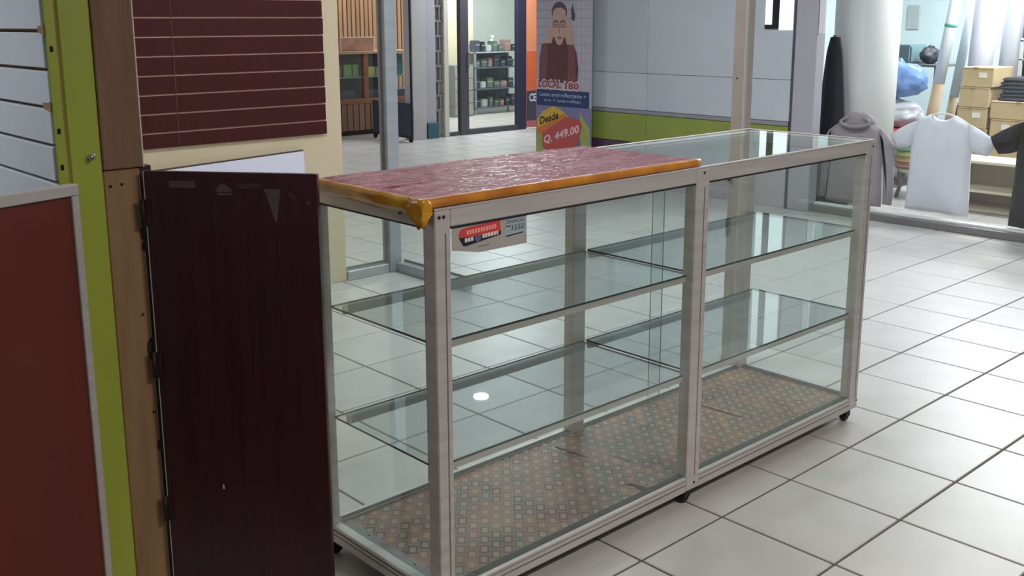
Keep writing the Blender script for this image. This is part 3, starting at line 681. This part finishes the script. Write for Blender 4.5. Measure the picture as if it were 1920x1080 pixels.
for k in range(19): box('slat', (5.12+k*.0985, 10.205, .07), (5.12+k*.0985+.085, 10.23, .44), pm('counter_slat', (130, 98, 80), .5, 0, .12, 4, (4, 4, .5), rand=.1), oc, .003)
for k, (x, wd, h, c) in enumerate(((5.65, .14, .16, (150, 96, 100)), (5.83, .13, .17, (124, 156, 92)), (5.98, .10, .17, (130, 158, 96)), (6.20, .16, .13, (176, 160, 88)), (6.38, .14, .12, (150, 156, 140)))):
    tag(box('eyewear_box', (x, 10.30, .8152), (x+wd, 10.45, .8152+h), pm('case_%d' % k, c, .5), None, .004), ('rose', 'leaf green', 'darker green', 'yellow', 'pale olive')[k]+' eyewear box on the shelf of the wooden counter', 'box', 'eyewear boxes in the wooden counter')
tag(box('display_case', (6.63, 10.32, .8152), (6.86, 10.5, 1.11), pm('teal_case', (52, 100, 122), .4), None, .006), 'teal display case at the end of the wooden counter shelf', 'case')
for k, x in enumerate((5.70, 6.18, 6.62)):
    tag(box('spectacle_tray', (x, 10.30, .5112), (x+.32, 10.55, .62), pm('tray_dark_%d' % k, ((54, 52, 60), (62, 62, 74), (60, 62, 82))[k], .4), None, .008), ('black', 'grey', 'navy')[k]+' spectacle tray in the bottom of the wooden counter', 'tray', 'spectacle trays in the wooden counter')
tr = thing('counter_box', 'framed bronze coloured box standing on the wooden counter', 'box', (6.08, 10.35, 1.1705))
box('body', (5.80, 10.32, 1.171), (6.36, 10.44, 1.36), pm('bronze_box', (178, 136, 116), .35, .3, .2, 10), tr, .006)
for lo, hi in (((5.79, 10.312, 1.345), (6.37, 10.32, 1.365)), ((5.79, 10.312, 1.171), (5.812, 10.32, 1.345)), ((6.348, 10.312, 1.171), (6.37, 10.32, 1.345))): box('frame', lo, hi, pm('box_frame', (206, 180, 158), .4), tr, .002)
# black rolling stand
rs = thing('rolling_stand', 'black rolling panel stand on casters before the wooden counter', 'stand', (5.98, 9.4, 0))
box('panel', (5.97, 8.98, .075), (5.99, 9.84, .52), pm('stand_navy', (58, 62, 74), .5), rs, .004)
box('panel', (5.955, 9.30, .085), (5.969, 9.55, .50), pm('stand_slate', (76, 82, 92), .5), rs, .003)
box('cross_bar', (5.965, 8.96, .055), (5.995, 9.86, .075), BLK, rs, .003)
box('frame', (5.97, 8.95, .075), (5.99, 8.978, 2.2), BLK, rs, .003)
for x, y in ((5.98, 9.80), (5.98, 8.99)):
    leg = box('leg', (x-.020, y-.020, .036), (x+.020, y+.020, .056), BLK, rs, .002)
    bm = bmesh.new(); bmesh.ops.create_cone(bm, cap_ends=True, segments=18, radius1=.035, radius2=.035, depth=.025, matrix=Matrix.Translation((x, y, .036)) @ Matrix.Rotation(math.pi/2, 4, 'Y')); finish('wheel', bm, RUBBER, leg)
du = thing('drawer_unit', 'grey drawer unit behind the narrow optician window', 'drawers', (8.85, 11.45, 0))
box('body', (8.66, 11.32, 0), (9.08, 11.60, .86), pm('drawer_grey', (128, 130, 128), .5), du, .004)
for k in range(4):
    dr_ = box('drawer', (8.675, 11.312, .03+k*.205), (9.065, 11.32, .215+k*.205), pm('drawer_face', (150, 150, 138), .5, 0, .1, 4), du, .002)
    box('knob', (8.85, 11.300, .115+k*.205), (8.89, 11.312, .13+k*.205), BLK, dr_, .002)
# display shelf with goods behind the door
sh = thing('glass_shelf_unit', 'dark shelf unit with spectacle goods behind the optician glass door', 'shelf', (9.7, 11.6, 0))
SHD = pm('shelf_slate', (92, 98, 110), .4, .2)
for x in (9.20, 10.28): 
    for y in (11.42, 11.78): box('upright', (x, y, 0), (x+.035, y+.03, 1.06), pm('shelf_upright', (150, 154, 162), .4, .4), sh, .002)
for z in (.10, .42, .78, 1.04): box('shelf_board', (9.2, 11.42, z), (10.32, 11.81, z+.022), SHD if z < 1 else pm('shelf_top_glass', (168, 180, 184), .2), sh, .002)
box('back_board', (9.2, 11.80, .12), (10.32, 11.815, 1.04), pm('shelf_back', (70, 74, 86), .5), sh, 0)
gc = [(52, 62, 66), (88, 104, 100), (176, 186, 190), (60, 66, 84), (150, 120, 112), (96, 112, 96), (44, 46, 54)]
names = ['charcoal', 'sage', 'silver', 'navy', 'dusty pink', 'moss green', 'black']
rows_ = [('top', 1.0622), ('upper', .8022), ('middle', .4422), ('bottom', .1222)]
for rn, z in rows_:
    x = 9.26; k = 0
    while x < 10.15:
        ci = (k*3+len(rn)) % 7; wd = .09+.05*random.random(); h = .11+.11*random.random()
        ordn = ('first', 'second', 'third', 'fourth', 'fifth', 'sixth', 'seventh', 'eighth')[k]
        c = tag(new('eyewear_case', None, None, Matrix.Translation((x+wd/2, 11.55, z))), '%s case, %s on the %s level of the dark shelf unit' % (names[ci], ordn, rn), 'case', 'eyewear cases on the dark shelf unit')
        box('shell', (x, 11.47, z), (x+wd, 11.63, z+h), pm('goods_%d' % ci, gc[ci], .35), c, .012, seg=2)
        box('lid_line', (x+.006, 11.468, z+h*.6), (x+wd-.006, 11.4705, z+h*.6+.008), pm('goods_line', (190, 196, 198), .3), c, 0)
        x += wd+.03; k += 1
fg = thing('figurine', 'white figurine standing on top of the dark shelf unit', 'figurine', (9.82, 11.70, 1.0622))
tube('body', [(9.82, 11.70, 1.0622), (9.82, 11.70, 1.12), (9.82, 11.70, 1.2), (9.84, 11.70, 1.27)], [.075, .07, .04, .02], pm('porcelain', (226, 228, 228), .3), fg, 14)
bm = bmesh.new(); bmesh.ops.create_icosphere(bm, subdivisions=2, radius=.035, matrix=Matrix.Translation((9.85, 11.70, 1.30))); finish('head', bm, pm('porcelain', (226, 228, 228), .3), fg, smooth=True)
pl = thing('potted_plant', 'small dark artificial plant in pot on the dark shelf unit', 'plant', (10.08, 11.70, 1.0622))
tube('pot', [(10.08, 11.70, 1.0622), (10.08, 11.70, 1.12)], [.04, .055], BLK, pl, 12)
bm = bmesh.new()
for k in range(26):
    a_ = k*2.4; r_ = .04+.05*(k % 3)/2; zz = 1.11+.004*k; p_ = Vector((10.08+r_*math.cos(a_), 11.70+r_*math.sin(a_), zz+.05)); q_ = Vector((10.08, 11.70, zz)); s_ = Vector((-math.sin(a_), math.cos(a_), 0))*.014
    m_ = (p_+q_)/2+Vector((0, 0, .02)); bm.faces.new([bm.verts.new(v) for v in (q_, m_+s_, p_, m_-s_)])
o = finish('leaves', bm, pm('dark_leaf', (52, 68, 60), .6), pl); md = o.modifiers.new('thickness', 'SOLIDIFY'); md.thickness = .002

# ------------------------------------------------------------------ clothes shop on the right (front at x = 5.45)
SHOPW = pm('shop_pale_wall', (206, 224, 226), .6, 0, .03, 2)
struct(box('wall_shop_back', (10.4, -3.0, 0), (10.5, 5.6, 3.0), SHOPW, None, 0))
struct(box('wall_shop_side', (5.55, 5.0, 0), (10.4, 5.1, 3.0), SHOPW, None, 0))
wfr = struct(new('window_3', None, None, Matrix.Translation((5.45, .5, 0))))
box('sill', (5.38, -2.6, 0), (5.50, 2.70, .055), pm('sill_grey', (126, 124, 124), .4, .4, .08, 4), wfr, .004)
box('sill_cap', (5.44, -2.6, .055), (5.50, 2.70, .072), pm('sill_white', (222, 222, 220), .4), wfr, .002)
pane('pane', (5.465, -2.6, .07), (5.473, 2.36, 2.7), glass('shop_pane', (254, 255, 255), .8, .004), parent=wfr, edge=glass('shop_pane', (254, 255, 255), .8, .004))
# white column
bm = bmesh.new(); bmesh.ops.create_cone(bm, cap_ends=True, segments=48, radius1=.27, radius2=.27, depth=3.0, matrix=Matrix.Translation((6.17, 2.715, 1.5)))
struct(finish('wall_shop_column', bm, pm('column_white', (240, 241, 238), .5, 0, .03, 1.5), None, smooth=True))

def shirt(label, cy, z0, L, hw, mat, x=5.585, collar=None, long=False, hood=False, name='t_shirt'):
    s = thing(name, label, 'hoodie' if hood else 't-shirt', (x, cy, z0), FACE_NX, 'garments hanging in the clothes shop window')
    k_ = hw/.25
    def cloth(nm, pts, th):
        bm = bmesh.new(); fr = bm.faces.new([bm.verts.new((u*k_, v*L/.78, 0)) for u, v in pts]); fr.normal_update()
        if fr.normal.z < 0: fr.normal_flip()
        ext = bmesh.ops.extrude_face_region(bm, geom=[fr]); vs = [g for g in ext['geom'] if isinstance(g, bmesh.types.BMVert)]
        for v in vs: v.co.z += .012
        for f in [g for g in ext['geom'] if isinstance(g, bmesh.types.BMFace)]:
            for tk, dp in ((.005, .005), (.010, th*.35), (.014, th*.3), (.016, th*.15)):
                f.normal_update()
                bmesh.ops.inset_region(bm, faces=[f], thickness=tk, depth=dp, use_even_offset=False)
        bmesh.ops.translate(bm, verts=bm.verts, vec=(0, 0, -.012))
        return finish(nm, bm, mat, s, True, True)
    body = [(-.245, .004), (-.12, -.004), (0, .002), (.12, -.004), (.245, .004), (.242, .15), (.232, .34), (.232, .50), (.222, .60), (.205, .708), (.15, .744), (.088, .775), (.062, .752), (.03, .734), (0, .730), (-.03, .734), (-.062, .752), (-.088, .775), (-.15, .744), (-.205, .708), (-.222, .60), (-.232, .50), (-.232, .34), (-.242, .15)]
    cloth('body', body, .05)
    for sg in (-1, 1):
        if long: pts = [(.195, .712), (.255, .665), (.300, .58), (.330, .40), (.340, .20), (.335, .03), (.262, .03), (.256, .20), (.240, .38), (.215, .50), (.200, .60)]
        else: pts = [(.190, .716), (.26, .686), (.33, .645), (.405, .592), (.385, .54), (.345, .482), (.30, .488), (.26, .498), (.222, .515), (.205, .60)]
        cloth('sleeve', [(sg*u, v) for u, v in pts], .03)
    bm = bmesh.new(); ring_ = [(hw*.35*math.cos(a_), L*.972+.024*math.sin(a_)*(1 if math.sin(a_) > 0 else 1.6), .004-.010*math.sin(a_)) for a_ in [2*math.pi*k/24 for k in range(25)]]
    add_tube(bm, ring_, .007, 8); finish('collar', bm, collar or mat, s, True, True)
    if hood:
        bm = bmesh.new(); rows = []
        for k in range(9):       # hood lying folded behind the neck
            t_ = k/8; zz = L*.90+.13*math.sin(t_*math.pi/2); ru = .165*math.cos(t_*math.pi/2*.92); rw = .060*math.cos(t_*math.pi/2*.9)
            rows.append([bm.verts.new((ru*math.cos(a_), zz+.006*math.sin(3*a_+k), rw*math.sin(a_)-.02)) for a_ in [2*math.pi*i/26 for i in range(26)]])
        for A, B in zip(rows, rows[1:]):
            for k in range(26): bm.faces.new((A[k], A[(k+1) % 26], B[(k+1) % 26], B[k]))
        bm.faces.new(rows[-1]); bm.faces.new(rows[0]); finish('hood', bm, mat, s, True, True)
        bm = bmesh.new(); add_tube(bm, [(.125*math.cos(a_), L*.965+.035*math.sin(a_), .045-.035*math.sin(a_)) for a_ in [2*math.pi*i/24 for i in range(25)]], .016, 8); finish('hood_rim', bm, pm('hood_rim_grey', (132, 124, 126), .9), s, True, True)
    return s
HEATHER = pm('heather_grey_jersey', (214, 214, 222), .95, 0, .04, 60)
shirt('plain light grey t-shirt hanging low in the clothes shop window', 1.765, .075, .78, .258, HEATHER, x=5.665)
shirt('black t-shirt hanging in the clothes shop window, cut by the picture edge', .88, .075, .85, .285, pm('black_jersey', (14, 13, 15), .9, 0, .08, 40), x=5.535)
shirt('taupe grey hoodie hanging in front of the white column', 2.43, .075, .70, .25, pm('taupe_fleece', (146, 138, 142), .95, 0, .05, 50), long=True, hood=True, name='hoodie')

# cardboard boxes
CARD = pm('cardboard', (196, 172, 134), .8, 0, .06, 6, rand=.05); CARD_T = pm('box_tape', (176, 150, 112), .4)
LBL = pm('box_label', (232, 228, 220), .6)
def carton(label, y0, y1, z0, z1, x0=7.2, dep=.42, lab=None):
    b = thing('cardboard_box', label, 'box', (x0+dep/2, (y0+y1)/2, z0), None, 'cardboard boxes stacked in the clothes shop')
    box('carton', (x0, y0, z0), (x0+dep, y1, z1), CARD, b, .006)
    box('tape', (x0-.001, (y0+y1)/2-.0, z1-.03), (x0+dep*.5, (y0+y1)/2+.04, z1+.001), CARD_T, b, 0)
    box('flap_seam', (x0-.0012, y0+.008, z1-.014), (x0+.001, y1-.008, z1-.009), pm('box_seam', (120, 98, 70), .8), b, 0)
    if lab: box('label', (x0-.002, y0+lab, z1-.09), (x0, y0+lab+.07, z1-.045), LBL, b, 0)
lv = [(0, .20), (.202, .40), (.402, .60), (.602, .79), (.792, .972), (.974, 1.15)]
lvl = ['bottom', 'second lowest', 'third', 'fourth', 'second highest', 'topmost']
for k, (a, b) in enumerate(lv):
    carton('cardboard box, %s of the taller stack in the clothes shop' % lvl[k], 2.055+.01*(k % 2)-.03*(k == 5), 2.335-.008*(k % 3), a, b, lab=.06 if k in (3, 5) else None)
for k, (a, b) in enumerate(((0, .26), (.262, .52), (.522, .70), (.702, .86))):
    carton('cardboard box, %s of the shorter stack under the folded dark clothes' % ('bottom', 'second', 'third', 'topmost')[k], 1.52, 2.03+.01*(k % 2), a, b, lab=.34 if k == 2 else None)
# folded dark garments and shelf at right
for k in range(6):
    z = .8625+k*.034
    g_ = thing('folded_garment', '%s folded dark garment from the bottom of the pile on the boxes' % ('first', 'second', 'third', 'fourth', 'fifth', 'sixth')[k], 'garment', (7.42, 1.77, z), None, 'folded dark garments on the boxes')
    bm = bmesh.new(); add_box(bm, (7.22, 1.56+.02*(k % 2), z), (7.60, 2.0-.015*(k % 3), z+.032), .012, 3); finish('cloth', bm, pm('dark_denim_%d' % (k % 2), ((66, 72, 82), (52, 56, 66))[k % 2], .9), g_, smooth=True)
    box('fold_edge', (7.219, 1.60, z+.012), (7.224, 1.96, z+.017), pm('fold_edge_cloth', (84, 92, 100), .9), g_, .001)  # fold edge strip, paler than the garment cloth
rk = thing('wire_rack', 'white shelf rack holding folded clothes behind the black t-shirt', 'rack', (7.95, 1.6, 0))
for y in (1.25, 2.02):
    for x in (7.75, 8.15): box('upright', (x, y, 0), (x+.03, y+.03, 1.40), pm('rack_white', (206, 210, 212), .4), rk, .003)
for z in (1.20, 1.37): box('rack_shelf', (7.75, 1.25, z), (8.18, 2.05, z+.015), pm('rack_board', (150, 156, 160), .4), rk, .002)
tag(box('folded_sheet', (7.78, 1.35, 1.2155), (8.10, 1.98, 1.30), pm('white_fabric', (232, 234, 238), .8), None, .03, seg=3), 'thick folded white fabric lying on the white rack', 'fabric')
# rolls of vinyl leaning on the back
ROLLS = [('white vinyl roll with green band leaning among the rolls', (7.95, 2.87, .95), (7.95, 2.74, 1.95), .055, (236, 238, 236), True),
         ('pale blue vinyl roll leaning beside the white roll', (8.25, 2.84, .80), (8.25, 2.72, 1.8), .045, (200, 214, 222), False),
         ('wide lilac white fabric roll standing upright', (7.95, 2.50, .45), (8.0, 2.47, 2.2), .11, (222, 220, 232), False),
         ('silver grey fabric roll standing behind the boxes', (8.2, 2.32, .3), (8.3, 2.29, 2.2), .11, (188, 192, 198), False),
         ('black slim roll standing by the silver roll', (8.05, 2.12, .3), (8.2, 2.16, 2.0), .035, (60, 62, 72), False),
         ('pale grey roll standing behind the folded clothes', (8.5, 1.98, .3), (8.55, 1.98, 2.2), .10, (208, 212, 218), False)]
for lab, a, b, r, c, band in ROLLS:
    a = Vector(a); b = Vector(b); a0 = a+(a-b)*(a.z/(b.z-a.z))+Vector((0, 0, .015)); r_ = thing('vinyl_roll', lab, 'roll', a0, None, 'rolls leaning in the clothes shop')
    mt = pm('roll_%s' % lab[:6].strip().replace(' ', '_'), c, .4)
    tube('roll', [a, b], r, mt, r_, 20)
    tube('core_sleeve', [a0, a], r*.98, pm('kraft_sleeve', (172, 150, 120), .7, 0, .08, 5) if r < .1 else mt, r_, 20)
    if band: d_ = b-a; tube('band', [a+d_*.55, a+d_*.58], r*1.05, pm('green_band', (84, 176, 150), .5), r_, 20)
tag(box('storage_bin', (8.4, 2.45, 0), (8.8, 2.95, .72), pm('dark_bin', (70, 74, 88), .6), None, .02), 'dark storage bin behind the leaning vinyl rolls', 'bin')
# plastic bags and goods behind the column
def blob(name, label, cat, c, s, mat, sd, flat=True, grp=None):
    t_ = thing(name, label, cat, (c[0], c[1], c[2]-s[2]), None, grp)
    bm = bmesh.new(); bmesh.ops.create_icosphere(bm, subdivisions=4, radius=1)
    for v in bm.verts:
        k = 1+.22*noise.noise(v.co*1.6+Vector((sd, 0, 0)))+.10*noise.noise(v.co*4+Vector((0, sd, 0)))
        v.co = Vector((c[0]+v.co.x*s[0]*k, c[1]+v.co.y*s[1]*k, max(c[2]-s[2], c[2]+v.co.z*s[2]*k)))
    finish('bag', bm, mat, t_, smooth=True)
    tube('knot', [(c[0], c[1], c[2]+s[2]*.8), (c[0], c[1]+.02, c[2]+s[2]*1.15)], [.05, .02], mat, t_, 10)
tbl = thing('work_table', 'low white work table behind the shop column', 'table', (7.6, 3.1, 0))
box('table_top', (7.25, 2.84, .36), (7.85, 3.6, .40), pm('table_white', (226, 222, 214), .5), tbl, .004)
for x in (7.28, 7.80):
    for y in (2.86, 3.54): box('leg', (x, y, 0), (x+.04, y+.04, .36), ALU_D, tbl, .002)
PL_BLUE = pm('blue_plastic', (116, 152, 208), .3, 0, .15, 6, bump=.4, bscale=14)
PL_CLEAR = pm('clear_plastic', (206, 208, 214), .3, 0, .08, 6, bump=.4, bscale=14)
for k, c in enumerate(((196, 96, 92), (206, 132, 124), (186, 78, 82))):
    g_ = thing('folded_garment', '%s red folded garment of the pile on the low white table' % ('lowest', 'middle', 'top')[k], 'garment', (7.55, 3.05, .401+k*.042), None, 'red folded garments on the low table')
    bm = bmesh.new(); add_box(bm, (7.32, 2.86, .401+k*.042), (7.74, 3.36, .441+k*.042), .014, 3); finish('cloth', bm, pm('red_cloth_%d' % k, c, .9), g_, smooth=True)
    box('fold_edge', (7.318, 2.90, .415+k*.042), (7.324, 3.32, .421+k*.042), pm('red_fold', (222, 160, 152), .9), g_, .001)
blob('plastic_bag', 'clear plastic bag of clothes under the blue bag', 'bag', (7.55, 3.08, .66), (.22, .26, .13), PL_CLEAR, 3, grp='bags on the low table')
blob('plastic_bag', 'bulging blue plastic bag behind the white column', 'bag', (7.60, 3.10, .99), (.22, .27, .18), PL_BLUE, 9, grp='bags on the low table')
tag(box('equipment_case', (8.7, 3.55, 1.10), (9.1, 4.1, 1.30), pm('teal_grey_case', (104, 130, 138), .5), None, .02, seg=2), 'teal grey equipment case on the wall rack behind the bags', 'case')
er = thing('wall_rack', 'dark metal rack carrying equipment behind the plastic bags', 'rack', (8.9, 3.3, 0))
box('rack_shelf', (8.65, 3.22, 1.07), (9.2, 4.2, 1.098), ALU_D, er, .003)
for x in (8.66, 9.16):
    for y in (3.23, 4.16): box('upright', (x, y, 0), (x+.03, y+.03, 1.07), ALU_D, er, .002)
blob('camera_bag', 'black equipment bag on the dark metal rack', 'bag', (8.85, 3.40, 1.19), (.14, .10, .09), pm('black_nylon', (48, 52, 60), .6, 0, .1, 10), 5)
tag(box('wall_switch', (10.38, 4.30, 1.45), (10.40, 4.46, 1.75), pm('switch_grey', (176, 182, 184), .5), None, .006), 'grey electrical box on the pale shop wall', 'electrical box')
# colourful folded clothes and crate seen under the hoodie
CRC = [(120, 176, 160), (136, 186, 150), (206, 198, 130), (214, 176, 130), (196, 140, 140)]
for k, c in enumerate(CRC):
    z = .442+.0-(k)*.05; z = .262+(4-k)*.05
    g_ = thing('folded_garment', '%s folded garment in the colourful pile behind the hoodie' % ('mint', 'green', 'yellow', 'orange', 'pink')[k], 'garment', (6.75, 2.42, z), None, 'colourful folded garments')
    bm = bmesh.new(); add_box(bm, (6.55, 2.16, z), (6.95, 2.58, z+.048), .016, 3); finish('cloth', bm, pm('pastel_%d' % k, c, .9), g_, smooth=True)
    box('fold_edge', (6.548, 2.20, z+.02), (6.554, 2.54, z+.026), pm('pastel_edge_%d' % k, tuple(min(255, v+24) for v in c), .9), g_, .001)
cr_ = thing('stool', 'grey stool with a pale round seat under the colourful clothes', 'stool', (6.75, 2.40, 0))
tube('seat', [(6.75, 2.38, .225), (6.75, 2.38, .26)], .22, pm('stool_seat', (222, 212, 196), .5), cr_, 28)
for sx_ in (-1, 1):
    for sy_ in (-1, 1): tube('leg', [(6.75+.13*sx_, 2.38+.13*sy_, .225), (6.75+.17*sx_, 2.38+.17*sy_, .001)], .018, ALU_D, cr_, 8)
# low cream shelf unit below the box stack
ls = thing('low_shelf', 'cream low shelf between the grey and the black t-shirt', 'shelf', (6.55, 1.55, 0))
CRM = pm('cream_laminate', (224, 212, 186), .5)
for z in (.0, .16, .40): box('shelf_board', (6.35, 1.20, z+.002), (6.75, 1.98, z+.025), CRM, ls, .002)
for y in (1.20, 1.96): box('side', (6.35, y, .026), (6.75, y+.02, .40), CRM, ls, .002)
box('back', (6.73, 1.22, .026), (6.745, 1.96, .40), pm('cream_back', (196, 186, 166), .6), ls, 0)

# ------------------------------------------------------------------ round ceiling lamps
for k, (x, y, lab) in enumerate(((5.13, 6.64, 'round white ceiling lamp over the corridor'),)):
    cl = thing('ceiling_lamp', lab, 'lamp', (x, y, 3.57))
    tube('rim', [(x, y, 3.6), (x, y, 3.575)], .11, pm('lamp_rim', (220, 220, 220), .4), cl, 28)
    tube('diffuser', [(x, y, 3.5748), (x, y, 3.568)], .085, pm('lamp_glow', (255, 255, 255), .5, emit=40), cl, 28)
